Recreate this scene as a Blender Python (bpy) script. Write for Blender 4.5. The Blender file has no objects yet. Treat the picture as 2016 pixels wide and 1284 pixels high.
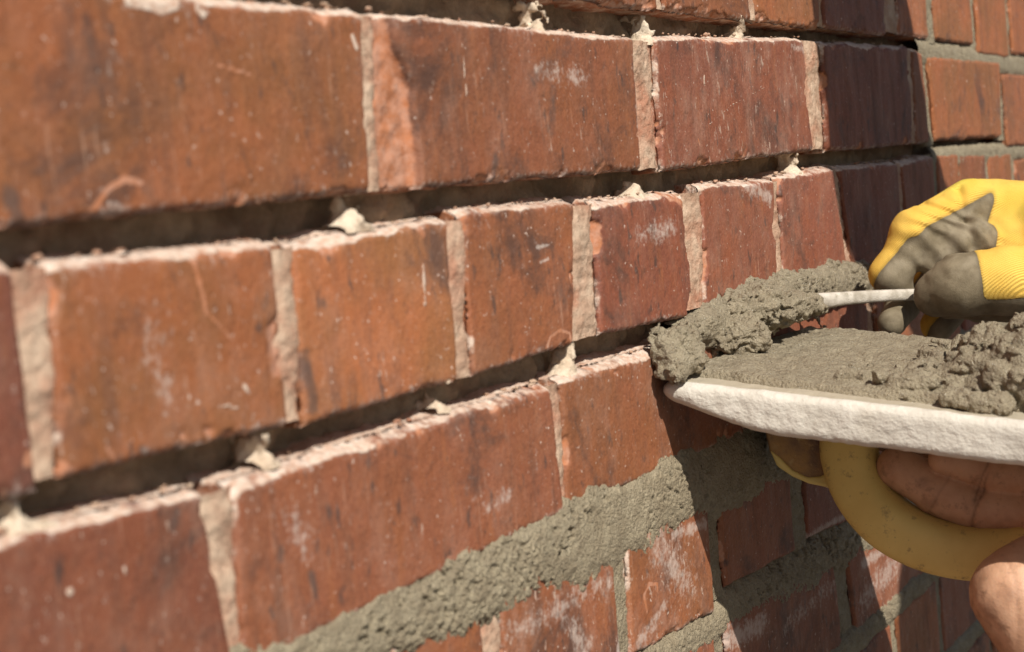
import bpy, math, random
import numpy as np
from mathutils import Matrix, Vector

# ------------------------------------------------------------------ camera
FP = 3050.0; CX, CY = 1008.0, 642.0            # focal length and centre in photo pixels
ax = np.array([2850 - CX, CY - 225, -FP]); ax /= np.linalg.norm(ax)      # wall direction seen by the camera
up = np.array([-.09, 1.0, 0.0]); up[2] = -(up[0]*ax[0] + up[1]*ax[1]) / ax[2]; up /= np.linalg.norm(up)
inn = np.cross(up, ax)
MW = np.stack([ax, inn, up], 1)                # camera = MW @ world
CAM = np.array([0.0, -.387, 1.10])

sc = bpy.context.scene
col = sc.collection
cd = bpy.data.cameras.new('camera'); cam = bpy.data.objects.new('camera', cd); col.objects.link(cam)
m4 = Matrix([list(MW.T[i]) + [CAM[i]] for i in range(3)] + [[0, 0, 0, 1]])
cam.matrix_world = m4
cd.sensor_width = 36.0; cd.lens = 36.0 * FP / 2016.0; cd.clip_start = .01; cd.clip_end = 500
cd.dof.use_dof = True; cd.dof.focus_distance = .97; cd.dof.aperture_fstop = 10.5
sc.camera = cam

# ------------------------------------------------------------------ light
LD = np.array([.60, .85, -1.0]); LD /= np.linalg.norm(LD)       # direction the sunlight travels
w = bpy.data.worlds.new('World'); sc.world = w; w.use_nodes = True
nt = w.node_tree; nt.nodes.clear()
sky = nt.nodes.new('ShaderNodeTexSky'); sky.sky_type = 'NISHITA'; sky.sun_disc = False
sky.sun_elevation = math.asin(-LD[2]); sky.sun_rotation = math.atan2(-LD[0], -LD[1])
bg = nt.nodes.new('ShaderNodeBackground'); bg.inputs[1].default_value = .056
wo = nt.nodes.new('ShaderNodeOutputWorld')
nt.links.new(sky.outputs[0], bg.inputs[0]); nt.links.new(bg.outputs[0], wo.inputs[0])
sl = bpy.data.lights.new('sun', 'SUN'); sl.energy = 4.3; sl.angle = math.radians(.53); sl.color = (1.0, .965, .91)
so = bpy.data.objects.new('sun', sl); col.objects.link(so)
so.rotation_euler = Vector(LD).to_track_quat('-Z', 'Y').to_euler(); so.location = (0, -3, 4)
sc.view_settings.view_transform = 'Standard'; sc.view_settings.look = 'None'
sc.view_settings.exposure = 0.40; sc.view_settings.gamma = 1.0
sc.cycles.use_denoising = True
sc.cycles.max_bounces = 6

# ------------------------------------------------------------------ helpers
def ray(px, py): return MW.T @ np.array([px - CX, CY - py, -FP])
def wall(px, py, Y=0.0):
    r = ray(px, py); return CAM + r * (Y - CAM[1]) / r[1]
def at(px, py, Z): return CAM + ray(px, py) * Z / FP
def wz(px, py): p = wall(px, py); return (p[0], p[2])

rs = np.random.RandomState(7)
PERM = rs.permutation(256); PERM = np.concatenate([PERM, PERM, PERM]); PERM = PERM.astype(np.int32); VAL = np.tile(rs.rand(256) * 2 - 1, 3).astype(np.float32)
def vn(p, seed=0):
    p = np.asarray(p, np.float32); fl = np.floor(p); f = p - fl; i = fl.astype(np.int32)
    f = f*f*f*(f*(f*6 - 15) + 10); i = (i + seed * 37) & 255
    x, y, z = i[..., 0], i[..., 1], i[..., 2]; z1 = z + 1; y1 = y + 1
    A, B = PERM[x], PERM[x + 1]; AA, AB, BA, BB = PERM[A + y], PERM[A + y1], PERM[B + y], PERM[B + y1]
    u, v, t = f[..., 0], f[..., 1], f[..., 2]
    def L(a, b, k): return a + (b - a)*k
    a = L(L(VAL[AA + z], VAL[BA + z], u), L(VAL[AB + z], VAL[BB + z], u), v)
    b = L(L(VAL[AA + z1], VAL[BA + z1], u), L(VAL[AB + z1], VAL[BB + z1], u), v)
    return L(a, b, t)
def fbm(p, fr, oc=4, seed=0, gain=.5):
    p = np.asarray(p, float) * fr; s = 0; a = 1; n = 0
    for k in range(oc):
        s = s + a * vn(p, seed + k); n += a; a *= gain; p = p * 2.03 + 7.7
    return s / n
def ss(a, b, x): t = np.clip((x - a) / (b - a), 0, 1); return t*t*(3 - 2*t)

def link(name, me, mat, parent=None):
    o = bpy.data.objects.new(name, me); col.objects.link(o)
    if mat: me.materials.append(mat)
    if parent: o.parent = parent
    return o
def mesh(name, V, Fq, mat, parent=None, attr=None, smooth=True, origin=None):
    V = np.asarray(V, float); Fq = np.asarray(Fq, np.int32)
    me = bpy.data.meshes.new(name)
    if origin is not None: V = V - np.asarray(origin)
    n = Fq.shape[1]
    me.vertices.add(len(V)); me.vertices.foreach_set('co', V.ravel())
    me.loops.add(Fq.size); me.loops.foreach_set('vertex_index', Fq.ravel())
    me.polygons.add(len(Fq)); me.polygons.foreach_set('loop_start', np.arange(0, Fq.size, n, dtype=np.int32))
    if smooth: me.polygons.foreach_set('use_smooth', np.ones(len(Fq), bool))
    if attr is not None:
        ca = me.attributes.new('mask', 'FLOAT_COLOR', 'POINT'); ca.data.foreach_set('color', np.ascontiguousarray(attr, np.float32).ravel())
    me.update(calc_edges=True); me.validate()
    o = link(name, me, mat, parent)
    if origin is not None: o.location = origin
    return o
def empty(name, loc=(0, 0, 0)):
    o = bpy.data.objects.new(name, None); col.objects.link(o); o.location = loc; o.empty_display_size = .05; return o
def tag(o, label, cat, group=None, kind=None):
    if label: o['label'] = label
    if cat: o['category'] = cat
    if group: o['group'] = group
    if kind: o['kind'] = kind
    return o
def gridfaces(n, m, off=0):
    i = np.arange(n*m).reshape(n, m) + off
    return np.stack([i[:-1, :-1], i[1:, :-1], i[1:, 1:], i[:-1, 1:]], -1).reshape(-1, 4)

def surfnet(f, org, h):
    """surface of f<0 on a regular grid (naive surface nets)"""
    ins = f < 0
    nx, ny, nz = f.shape
    cnt = np.zeros((nx-1, ny-1, nz-1)); acc = np.zeros((nx-1, ny-1, nz-1, 3))
    offs = [(i, j, k) for i in (0, 1) for j in (0, 1) for k in (0, 1)]
    def sub(a, o): return a[o[0]:nx-1+o[0], o[1]:ny-1+o[1], o[2]:nz-1+o[2]]
    tot = sum(sub(ins, o).astype(np.int8) for o in offs)
    act = (tot > 0) & (tot < 8)
    idx = np.argwhere(act); fa = {o: sub(f, o)[act] for o in offs}
    P = np.zeros((len(idx), 3)); N = np.zeros(len(idx))
    for a in offs:
        for d in range(3):
            if a[d]: continue
            b = list(a); b[d] = 1; b = tuple(b)
            x, y = fa[a], fa[b]; cr = (x < 0) != (y < 0)
            t = np.where(cr, x / np.where(cr, x - y, 1), 0)
            p = np.tile(np.array(a, float), (len(idx), 1)); p[:, d] = t
            P[cr] += p[cr]; N[cr] += 1
    V = (idx + P / N[:, None]) * h + np.asarray(org)
    vid = -np.ones(act.shape, np.int64); vid[act] = np.arange(len(idx))
    Q = []
    for d in range(3):
        e, g = [(1, 2), (2, 0), (0, 1)][d]
        s0 = [slice(1, -1)] * 3; s1 = [slice(1, -1)] * 3
        s0[d] = slice(0, f.shape[d]-1); s1[d] = slice(1, f.shape[d])
        A = ins[tuple(s0)]; B = ins[tuple(s1)]; cr = np.argwhere(A != B)
        if not len(cr): continue
        sg = A[tuple(cr.T)]
        c = cr.copy()
        for k in range(3):
            if k != d: c[:, k] += 1
        def cell(de, dg):
            q = c.copy(); q[:, e] += de; q[:, g] += dg; return vid[tuple(q.T)]
        q = np.stack([cell(-1, -1), cell(0, -1), cell(0, 0), cell(-1, 0)], 1)
        q[~sg] = q[~sg][:, ::-1]; Q.append(q)
    return V, np.concatenate(Q)
def gridpts(lo, hi, h):
    ax_ = [np.arange(lo[k], hi[k] + h, h) for k in range(3)]
    return np.stack(np.meshgrid(*ax_, indexing='ij'), -1)
def capsule(p, a, b, ra, rb):
    a, b = np.asarray(a), np.asarray(b); ab = b - a
    t = np.clip(((p - a) @ ab) / max(ab @ ab, 1e-9), 0, 1)
    return np.linalg.norm(p - a - t[..., None] * ab, axis=-1) - (ra + (rb - ra) * t)
def smin(a, b, k):
    h = np.clip(.5 + .5 * (b - a) / k, 0, 1); return b + (a - b) * h - k * h * (1 - h)
def union(g, lo, h, caps, k, f=None):
    """smooth union, every capsule evaluated only near itself"""
    f = np.full(g.shape[:3], .03, np.float32) if f is None else f
    for c in caps:
        r = max(c[2], c[3]) + max(3*h, k*2, .006); a = np.maximum(((np.minimum(c[0], c[1]) - r - lo) / h).astype(int), 0); b = ((np.maximum(c[0], c[1]) + r - lo) / h).astype(int) + 2
        if (b <= 0).any(): continue
        sl_ = tuple(slice(x, y) for x, y in zip(a, b)); f[sl_] = smin(f[sl_], capsule(g[sl_], np.asarray(c[0], np.float32), np.asarray(c[1], np.float32), c[2], c[3]), k)
    return f
def blob(caps, h, k, pad=.012, extra=None):
    """smooth union of tapered capsules (a, b, ra, rb)"""
    lo = np.min([np.minimum(c[0], c[1]) - max(c[2], c[3]) for c in caps], 0) - pad
    hi = np.max([np.maximum(c[0], c[1]) + max(c[2], c[3]) for c in caps], 0) + pad
    g = gridpts(lo, hi, h).astype(np.float32); f = union(g, lo, h, caps, k)
    if extra is not None: f = extra(g, f)
    return surfnet(f, lo, h)

# ------------------------------------------------------------------ materials
class NB:
    def __init__(s, name):
        s.m = bpy.data.materials.new(name); s.m.use_nodes = True; s.t = s.m.node_tree; s.t.nodes.clear()
        s.o = s.n('ShaderNodeOutputMaterial'); s.b = s.n('ShaderNodeBsdfPrincipled'); s.l(s.b.outputs[0], s.o.inputs[0])
    def n(s, t, **k):
        x = s.t.nodes.new(t)
        for a, v in k.items(): setattr(x, a, v)
        return x
    def l(s, a, b): s.t.links.new(a, b)
    def put(s, sock, v):
        if hasattr(v, 'is_linked') or hasattr(v, 'links'): s.l(v, sock)
        else: sock.default_value = v
    def coord(s, scale=(1, 1, 1), kind='Object'):
        tc = s.n('ShaderNodeTexCoord'); mp = s.n('ShaderNodeMapping'); mp.inputs['Scale'].default_value = scale
        s.l(tc.outputs[kind], mp.inputs[0]); return mp.outputs[0]
    def noise(s, scale, det=4, rough=.55, vec=None, w=None, dist=0):
        x = s.n('ShaderNodeTexNoise'); x.inputs['Scale'].default_value = scale; x.inputs['Detail'].default_value = det
        x.inputs['Roughness'].default_value = rough; x.inputs['Distortion'].default_value = dist
        if w is not None: x.noise_dimensions = '4D'; s.put(x.inputs['W'], w)
        if vec is not None: s.l(vec, x.inputs['Vector'])
        return x.outputs[0]
    def math(s, op, a, b=None, c=None, clamp=False):
        x = s.n('ShaderNodeMath', operation=op, use_clamp=clamp); s.put(x.inputs[0], a)
        if b is not None: s.put(x.inputs[1], b)
        if c is not None: s.put(x.inputs[2], c)
        return x.outputs[0]
    def rng(s, v, a, b, c=0.0, d=1.0):
        x = s.n('ShaderNodeMapRange', interpolation_type='SMOOTHSTEP'); s.put(x.inputs[0], v)
        for i, q in enumerate((a, b, c, d)): s.put(x.inputs[1+i], q)
        return x.outputs[0]
    def mix(s, f, a, b, blend='MIX'):
        x = s.n('ShaderNodeMix', data_type='RGBA', blend_type=blend); s.put(x.inputs[0], f)
        s.put(x.inputs[6], a if not isinstance(a, tuple) else (*a, 1)[:4]); s.put(x.inputs[7], b if not isinstance(b, tuple) else (*b, 1)[:4])
        return x.outputs[2]
    def bump(s, h, st, dist, prev=None):
        x = s.n('ShaderNodeBump'); x.inputs['Strength'].default_value = st; x.inputs['Distance'].default_value = dist
        s.l(h, x.inputs['Height'])
        if prev: s.l(prev, x.inputs['Normal'])
        return x.outputs[0]
    def done(s, c, rough=.8, norm=None, spec=.3):
        s.put(s.b.inputs['Base Color'], c if not isinstance(c, tuple) else (*c, 1)[:4]); s.put(s.b.inputs['Roughness'], rough)
        s.put(s.b.inputs['Specular IOR Level'], spec)
        if norm: s.l(norm, s.b.inputs['Normal'])
        return s.m

def mat_brick():
    s = NB('fired brick'); oi = s.n('ShaderNodeObjectInfo'); W = s.math('MULTIPLY', oi.outputs['Random'], 40.0)
    sep = s.n('ShaderNodeSeparateColor'); s.l(oi.outputs['Color'], sep.inputs[0]); hue, val, wht = sep.outputs[0], sep.outputs[1], sep.outputs[2]
    v = s.coord(); vs = s.coord((1, 1, .16)); vs2 = s.coord((1, 1, .3))
    big = s.noise(22, 5, .6, v, W); st = s.noise(75, 6, .65, vs, W, .3); st2 = s.noise(330, 5, .7, vs2, W); fine = s.noise(650, 3, .6, v, W)
    c = s.mix(hue, (.340, .111, .040), (.218, .073, .048))
    c = s.mix(s.rng(big, .36, .66), c, s.mix(hue, (.245, .097, .035), (.29, .082, .042)))
    c = s.mix(s.math('MULTIPLY', s.rng(st, .50, .72), .70), c, (.135, .060, .036))
    c = s.mix(s.math('MULTIPLY', s.rng(st, .46, .28), .5), c, (.40, .142, .050))
    c = s.mix(s.math('MULTIPLY', s.rng(st2, .54, .72), .5), c, (.115, .052, .034))
    c = s.mix(s.math('MULTIPLY', s.rng(fine, .40, .70), .22), c, (.42, .19, .10))
    c = s.mix(s.math('MULTIPLY', s.rng(fine, .50, .30), .30), c, (.13, .055, .035))
    stn = s.noise(15, 7, .72, v, s.math('ADD', W, 5.0), .6)
    c = s.mix(s.math('MULTIPLY', s.rng(stn, .51, .67), .80), c, (.085, .048, .036))
    # sooty flecks
    dk = s.noise(130, 4, .6, s.coord((1, 1, .45)), s.math('ADD', W, 9.0))
    c = s.mix(s.math('MULTIPLY', s.rng(dk, .585, .69), .72), c, (.062, .046, .040))
    # dusty bloom, pale flecks
    du = s.noise(40, 7, .75, s.coord((1, 1, .6)), s.math('ADD', W, 17.0))
    c = s.mix(s.math('MULTIPLY', s.rng(du, .44, .72), s.math('MULTIPLY', wht, .62)), c, (.43, .25, .175))
    fl = s.noise(210, 5, .72, s.coord((1, 1, .34)), s.math('ADD', W, 23.0)); flm = s.noise(18, 2, .5, v, s.math('ADD', W, 3.0))
    thr = s.math('SUBTRACT', .695, s.math('MULTIPLY', s.math('MULTIPLY', flm, wht), .20))
    flk = s.rng(s.math('SUBTRACT', fl, thr), .0, .035)
    c = s.mix(s.math('MULTIPLY', flk, .8), c, (.52, .36, .27))
    sp = s.noise(420, 2, .5, v, s.math('ADD', W, 31.0))
    c = s.mix(s.math('MULTIPLY', s.rng(sp, .67, .74), .85), c, (.66, .50, .40))
    cv = s.n('ShaderNodeVectorMath', operation='SCALE'); s.l(c, cv.inputs[0]); s.l(s.math('MULTIPLY', val, 1.75), cv.inputs['Scale']); c = cv.outputs[0]
    drg = s.noise(520, 3, .6, s.coord((1, 1, .07)), s.math('ADD', W, 41.0)); drm = s.noise(24, 3, .6, v, s.math('ADD', W, 43.0))
    c = s.mix(s.math('MULTIPLY', s.math('MULTIPLY', s.rng(drg, .58, .70), s.rng(drm, .45, .65)), .42), c, (.50, .30, .20))
    # painted wear from the mesh: R chip, G mortar crust, B soot, A chalk
    at_ = s.n('ShaderNodeAttribute', attribute_name='mask'); sc_ = s.n('ShaderNodeSeparateColor'); s.l(at_.outputs['Color'], sc_.inputs[0])
    ed = s.noise(330, 4, .65, v, W); ed2 = s.noise(120, 5, .7, v, W)
    def msk(x, n, am=.8, wd=.16): return s.rng(s.math('ADD', x, s.math('MULTIPLY', s.math('SUBTRACT', n, .5), am)), .5 - wd, .5 + wd)
    chip = msk(sc_.outputs[0], ed, .7); crust = msk(sc_.outputs[1], ed2, 1.1, .14); soot = msk(sc_.outputs[2], ed2, 1.3, .3); chn = s.math('ADD', s.math('MULTIPLY', ed, .45), s.math('MULTIPLY', s.noise(95, 7, .8, s.coord((1, 1, .6)), W), .55)); chalk = msk(at_.outputs['Alpha'], chn, 3.4, .30)
    c = s.mix(s.math('MULTIPLY', soot, .7), c, (.085, .062, .052))
    c = s.mix(chip, c, s.mix(s.rng(ed2, .35, .65), (.40, .150, .065), (.46, .235, .15)))
    c = s.mix(crust, c, s.mix(s.rng(ed, .35, .65), (.50, .32, .225), (.64, .51, .40)))
    c = s.mix(s.math('MULTIPLY', chalk, .55), c, (.62, .52, .44))
    ro = s.rng(st, .3, .7, .52, .72); ro = s.math('ADD', ro, s.math('MULTIPLY', s.math('MAXIMUM', crust, chip), .25), clamp=True)
    h = s.math('ADD', s.math('MULTIPLY', st2, .6), s.math('MULTIPLY', fine, .7)); h = s.math('ADD', h, s.math('MULTIPLY', crust, s.math('MULTIPLY', ed, 1.5)))
    pv = s.n('ShaderNodeTexVoronoi'); pv.inputs['Scale'].default_value = 300; s.l(v, pv.inputs['Vector']); pit = s.math('MULTIPLY', s.rng(pv.outputs['Distance'], .0, .30), s.rng(s.noise(45, 3, .6, v, W), .40, .6))
    return s.done(c, ro, s.bump(h, .55, .0011, s.bump(pit, .35, .0006)), .30)

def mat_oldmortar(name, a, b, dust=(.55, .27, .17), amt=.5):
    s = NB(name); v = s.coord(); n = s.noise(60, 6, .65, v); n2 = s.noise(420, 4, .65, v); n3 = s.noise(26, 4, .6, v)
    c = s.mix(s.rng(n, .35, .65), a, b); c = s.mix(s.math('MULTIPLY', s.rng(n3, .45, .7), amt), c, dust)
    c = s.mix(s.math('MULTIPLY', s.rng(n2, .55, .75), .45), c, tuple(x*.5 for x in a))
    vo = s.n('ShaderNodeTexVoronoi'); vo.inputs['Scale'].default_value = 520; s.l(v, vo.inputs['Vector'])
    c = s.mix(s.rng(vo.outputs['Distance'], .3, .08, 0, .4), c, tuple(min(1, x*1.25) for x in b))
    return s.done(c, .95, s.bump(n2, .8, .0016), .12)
def mat_fresh(name, k=1.0, gloss=1.0):
    s = NB(name); v = s.coord(); n = s.noise(90, 6, .65, v); n2 = s.noise(520, 4, .7, v); n3 = s.noise(1500, 2, .5, v)
    c = s.mix(s.rng(n, .3, .7), tuple(x*k for x in (.258, .203, .126)), tuple(x*k for x in (.350, .288, .186)))
    c = s.mix(s.math('MULTIPLY', s.rng(n2, .56, .76), .75), c, (.085, .068, .045))
    c = s.mix(s.math('MULTIPLY', s.rng(n3, .62, .72), .5), c, (.42, .38, .30))
    vo = s.n('ShaderNodeTexVoronoi'); vo.inputs['Scale'].default_value = 620; s.l(v, vo.inputs['Vector'])
    sepc = s.n('ShaderNodeSeparateColor'); s.l(vo.outputs['Color'], sepc.inputs[0])
    wet = s.rng(sepc.outputs[0], .55, .95)
    ro = s.math('SUBTRACT', .85, s.math('MULTIPLY', wet, .66 * gloss))
    h = s.math('ADD', n2, s.math('MULTIPLY', s.math('SUBTRACT', 1.0, vo.outputs['Distance']), .5))
    return s.done(c, ro, s.bump(n3, .6, .0012, s.bump(h, 1.0, .0020)), .5 * gloss + .1)

def mat_foam():
    s = NB('worn white foam'); v = s.coord(); n = s.noise(60, 5, .6, v); n2 = s.noise(260, 4, .6, s.coord((1, 1, 1.6))); n3 = s.noise(14, 4, .6, v)
    c = s.mix(s.rng(n, .3, .7), (.54, .49, .405), (.63, .58, .49)); c = s.mix(s.math('MULTIPLY', s.rng(n3, .5, .75), .5), c, (.50, .43, .33))
    c = s.mix(s.rng(n2, .66, .76, 0, .45), c, (.36, .30, .21))
    at_ = s.n('ShaderNodeAttribute', attribute_name='mask'); sp = s.n('ShaderNodeSeparateColor'); s.l(at_.outputs['Color'], sp.inputs[0])
    c = s.mix(s.rng(s.math('ADD', sp.outputs[0], s.math('MULTIPLY', s.math('SUBTRACT', n, .5), .5)), .3, .7, 0, .85), c, (.36, .30, .205))
    return s.done(c, .9, s.bump(n2, .35, .0028, s.bump(n, .4, .004)), .2)
def mat_plain(name, a, b, sc_=60, rough=.6, bump=.3, bd=.0008, spec=.3, dirt=None):
    s = NB(name); v = s.coord(); n = s.noise(sc_, 5, .6, v); n2 = s.noise(sc_*7, 4, .6, v)
    c = s.mix(s.rng(n, .3, .7), a, b)
    if dirt:
        d = s.noise(95, 5, .7, v); d2 = s.noise(16, 3, .5, v); c = s.mix(s.math('MULTIPLY', s.rng(d, .56, .70), s.rng(d2, .35, .6)), c, dirt)
        d3 = s.noise(430, 2, .5, v); c = s.mix(s.rng(d3, .70, .76, 0, .6), c, dirt)
    return s.done(c, rough, s.bump(n2, bump, bd), spec)
def mat_skin():
    s = NB('weathered skin'); v = s.coord(); n = s.noise(55, 5, .6, v); n2 = s.noise(700, 3, .6, v); n3 = s.noise(120, 5, .7, v); wr = s.noise(260, 4, .6, s.coord((1, .3, 1)))
    c = s.mix(s.rng(n, .3, .7), (.48, .26, .15), (.58, .34, .21)); c = s.mix(s.rng(n3, .52, .70, 0, .6), c, (.24, .13, .075))
    at_ = s.n('ShaderNodeAttribute', attribute_name='mask'); sp = s.n('ShaderNodeSeparateColor'); s.l(at_.outputs['Color'], sp.inputs[0])
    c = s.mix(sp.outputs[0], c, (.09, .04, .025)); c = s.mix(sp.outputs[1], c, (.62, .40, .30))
    s.b.inputs['Subsurface Weight'].default_value = .12; s.b.inputs['Subsurface Radius'].default_value = (.008, .003, .0015)
    h = s.math('ADD', n2, wr)
    return s.done(c, .55, s.bump(h, .35, .0007), .35)
def mat_glove():
    s = NB('knit and coated glove'); at_ = s.n('ShaderNodeAttribute', attribute_name='mask'); sp = s.n('ShaderNodeSeparateColor'); s.l(at_.outputs['Color'], sp.inputs[0])
    v = s.coord(); n = s.noise(40, 4, .6, v); n2 = s.noise(900, 2, .5, v); n3 = s.noise(95, 4, .65, v)
    wv = s.n('ShaderNodeTexWave', wave_type='BANDS', bands_direction='DIAGONAL'); wv.inputs['Scale'].default_value = 260; wv.inputs['Distortion'].default_value = 4.5
    wv.inputs['Detail'].default_value = 1; wv.inputs['Detail Scale'].default_value = .18
    s.l(v, wv.inputs['Vector'])
    yel = s.mix(s.rng(n, .3, .75), (.80, .53, .11), (.74, .44, .075)); yel = s.mix(s.math('MULTIPLY', s.rng(wv.outputs[1], .35, .0), .45), yel, (.55, .30, .03))
    yel = s.mix(s.math('MULTIPLY', sp.outputs[2], .8), yel, (.50, .56, .06))
    yel = s.mix(s.rng(n3, .60, .78, 0, .45), yel, (.40, .25, .08))
    gry = s.mix(s.rng(n3, .3, .7), (.150, .118, .072), (.225, .182, .115))
    g = s.rng(sp.outputs[0], .45, .55); gry = s.mix(s.math('MULTIPLY', s.rng(n, .48, .66), .55), gry, (.30, .25, .17)); c = s.mix(g, yel, gry); c = s.mix(s.math('MULTIPLY', sp.outputs[1], .75), c, (.045, .036, .022))
    hk = s.math('MULTIPLY', wv.outputs[1], s.math('SUBTRACT', 1.0, g)); h = s.math('ADD', s.math('MULTIPLY', hk, .8), s.math('MULTIPLY', s.noise(1400, 2, .5, v), .6))
    return s.done(c, s.math('SUBTRACT', .85, s.math('MULTIPLY', g, .12)), s.bump(h, .55, .0010), .2)

M = dict(brick=mat_brick(), old=mat_oldmortar('old lime mortar', (.40, .25, .165), (.55, .40, .28), (.42, .185, .11), .95),
         cream=mat_oldmortar('pale lime mortar', (.52, .40, .28), (.68, .56, .42), (.50, .34, .23), .4),
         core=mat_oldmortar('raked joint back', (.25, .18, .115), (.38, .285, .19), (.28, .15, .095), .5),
         fresh=mat_fresh('fresh cement mortar', 1.06, .6), wet=mat_fresh('wet mortar', .97, 1.0), damp=mat_fresh('damp pointing', .72, .4),
         foam=mat_foam(), yellow=mat_plain('scuffed yellow plastic', (.74, .56, .19), (.66, .48, .15), 30, .6, .15, .0006, .35, (.30, .20, .09)),
         dirty=mat_plain('dirt caked plastic', (.42, .24, .09), (.17, .11, .08), 45, .85, .7, .0015, .2, (.50, .36, .16)),
         skin=mat_skin(), glove=mat_glove(),
         steel=mat_plain('mortar stained steel', (.58, .52, .43), (.36, .31, .24), 110, .75, .6, .0012, .3, (.30, .26, .19)),
         wood=mat_plain('ash wood', (.34, .19, .085), (.42, .26, .13), 60, .6), shirt=mat_plain('work shirt cotton', (.10, .14, .22), (.13, .17, .26), 30, .9),
         trousers=mat_plain('work trousers', (.07, .065, .06), (.10, .09, .08), 30, .9), boot=mat_plain('boot leather', (.10, .06, .03), (.14, .09, .05), 40, .6),
         ground=mat_plain('trodden earth', (.125, .118, .108), (.165, .155, .142), 6, .95, .8, .01))

# ------------------------------------------------------------------ ground
def ground():
    n = 41; xs = np.linspace(-1, 1, n); xs = np.sign(xs) * np.abs(xs)**2 * 120
    X, Y = np.meshgrid(xs, xs, indexing='ij'); P = np.stack([X, Y, 0*X], -1); P[..., 2] = -.002 - .01 * np.abs(fbm(P, .9, 3))
    mesh('ground', P.reshape(-1, 3), gridfaces(n, n), M['ground'])['kind'] = 'structure'
ground()

# ------------------------------------------------------------------ the wall
WALL = empty('brick_wall', (1.2, .12, 0)); tag(WALL, 'red brick wall being repointed, raked joints at one end and fresh grey mortar at the other', 'wall')
# worn marks: (kind 0 chip, 1 crust, 2 soot, 3 chalk), points in photo pixels, width in pixels, strength
MK = [(0, [(170, 430), (212, 372), (245, 353), (276, 360)], 12, 1.05), (0, [(415, 122), (440, 132), (492, 146)], 6, .85), (0, [(65, 82), (97, 118)], 6, .7), (0, [(224, 245), (230, 345)], 4, .62),
      (1, [(910, 85), (914, 130), (920, 190)], 3.5, .95), (0, [(378, 500), (392, 560), (404, 612)], 9, 1.0), (0, [(404, 612), (440, 650), (466, 680), (476, 704)], 6, .85),
      (0, [(1074, 694), (1084, 664), (1102, 650), (1122, 656), (1127, 690)], 6, 1.0), (0, [(1272, 1205), (1266, 1172), (1276, 1150), (1292, 1150), (1292, 1163)], 7, 1.05),
      (1, [(1386, 150), (1386, 165)], 5, .9), (1, [(1378, 262), (1440, 207), (1510, 170)], 2, .55), (3, [(1250, 100), (1254, 180), (1259, 262)], 7, 1.1),
      (3, [(1060, 135), (1145, 156)], 26, .46), (3, [(1255, 468), (1322, 447)], 28, .46), (3, [(1055, 487), (1082, 482)], 4, .75), (3, [(1064, 516), (1080, 510)], 4, .8),
      (3, [(1462, 362), (1515, 388)], 22, .62), (3, [(1590, 100), (1560, 92)], 10, .6), (3, [(1216, 1120), (1222, 1200), (1216, 1300)], 11, .9), (3, [(1325, 1052), (1385, 1030)], 16, .68),
      (3, [(1306, 1190), (1282, 1232), (1244, 1280)], 20, .55), (3, [(1005, 1250), (1100, 1195), (1195, 1150)], 34, .42), (3, [(1300, 1080), (1350, 1140)], 60, .50), (3, [(1120, 1230), (1150, 1284)], 50, .42), (3, [(300, 640), (330, 760)], 60, .36), (3, [(560, 1010), (600, 1080)], 40, .36),
      (1, [(255, 5), (300, 12), (345, 10)], 26, .9), (1, [(385, 18), (400, 30)], 14, .8), (2, [(18, 392), (30, 430)], 30, .9), (1, [(692, 72), (700, 95)], 11, 1.0),
      (2, [(604, 700), (618, 800)], 26, .75), (2, [(765, 110), (776, 185)], 20, .9), (2, [(1050, 160), (1120, 90)], 30, .5), (2, [(1090, 180), (1085, 250)], 26, .55), (2, [(975, 310), (975, 350)], 14, .8),
      (1, [(138, 1165), (140, 1166)], 16, .85), (1, [(246, 1118), (250, 1130)], 11, .8), (1, [(95, 1178), (97, 1182)], 9, .75), (1, [(905, 858), (908, 868)], 6, .8), (2, [(350, 1010), (340, 1040)], 16, .6),
      (2, [(610, 1130), (622, 1175)], 13, .8), (2, [(530, 1200), (535, 1215)], 10, .8), (0, [(1290, 85), (1303, 335)], 9, .7), (0, [(1375, 275), (1378, 285)], 6, .8), (3, [(1432, 1262), (1500, 1230)], 30, .7),
      (1, [(835, 520), (838, 600)], 9, .75), (1, [(870, 700), (873, 740)], 6, .7), (0, [(820, 440), (835, 460)], 16, .95), (1, [(480, 760), (490, 775)], 13, .7), (1, [(440, 800), (468, 803)], 9, .7),
      (2, [(280, 885), (290, 890)], 13, .9), (0, [(210, 880), (240, 930)], 10, .8), (0, [(60, 900), (140, 930)], 30, .9), (3, [(1700, 1110), (1790, 1050)], 14, .8), (3, [(1700, 1180), (1780, 1090)], 40, .52),
      (3, [(1690, 1270), (1785, 1170)], 26, .5), (3, [(1545, 1230), (1640, 1150)], 24, .42), (3, [(1588, 1060), (1690, 1000)], 10, .65), (3, [(1600, 75), (1760, 88)], 8, .5),
      (0, [(860, 770), (900, 752)], 9, .8), (1, [(860, 775), (640, 838)], 7, .7), (3, [(1000, 975), (960, 1000)], 22, .5)]
MKW = []
for k_, pts, wd, st_ in MK:
    pw = np.array([wz(*p) for p in pts]); c_ = np.mean(pts, 0); sca = np.linalg.norm(np.array(wz(c_[0], c_[1]+50)) - np.array(wz(c_[0], c_[1]))) / 50
    MKW.append((k_, pw, wd * sca, st_))
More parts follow.
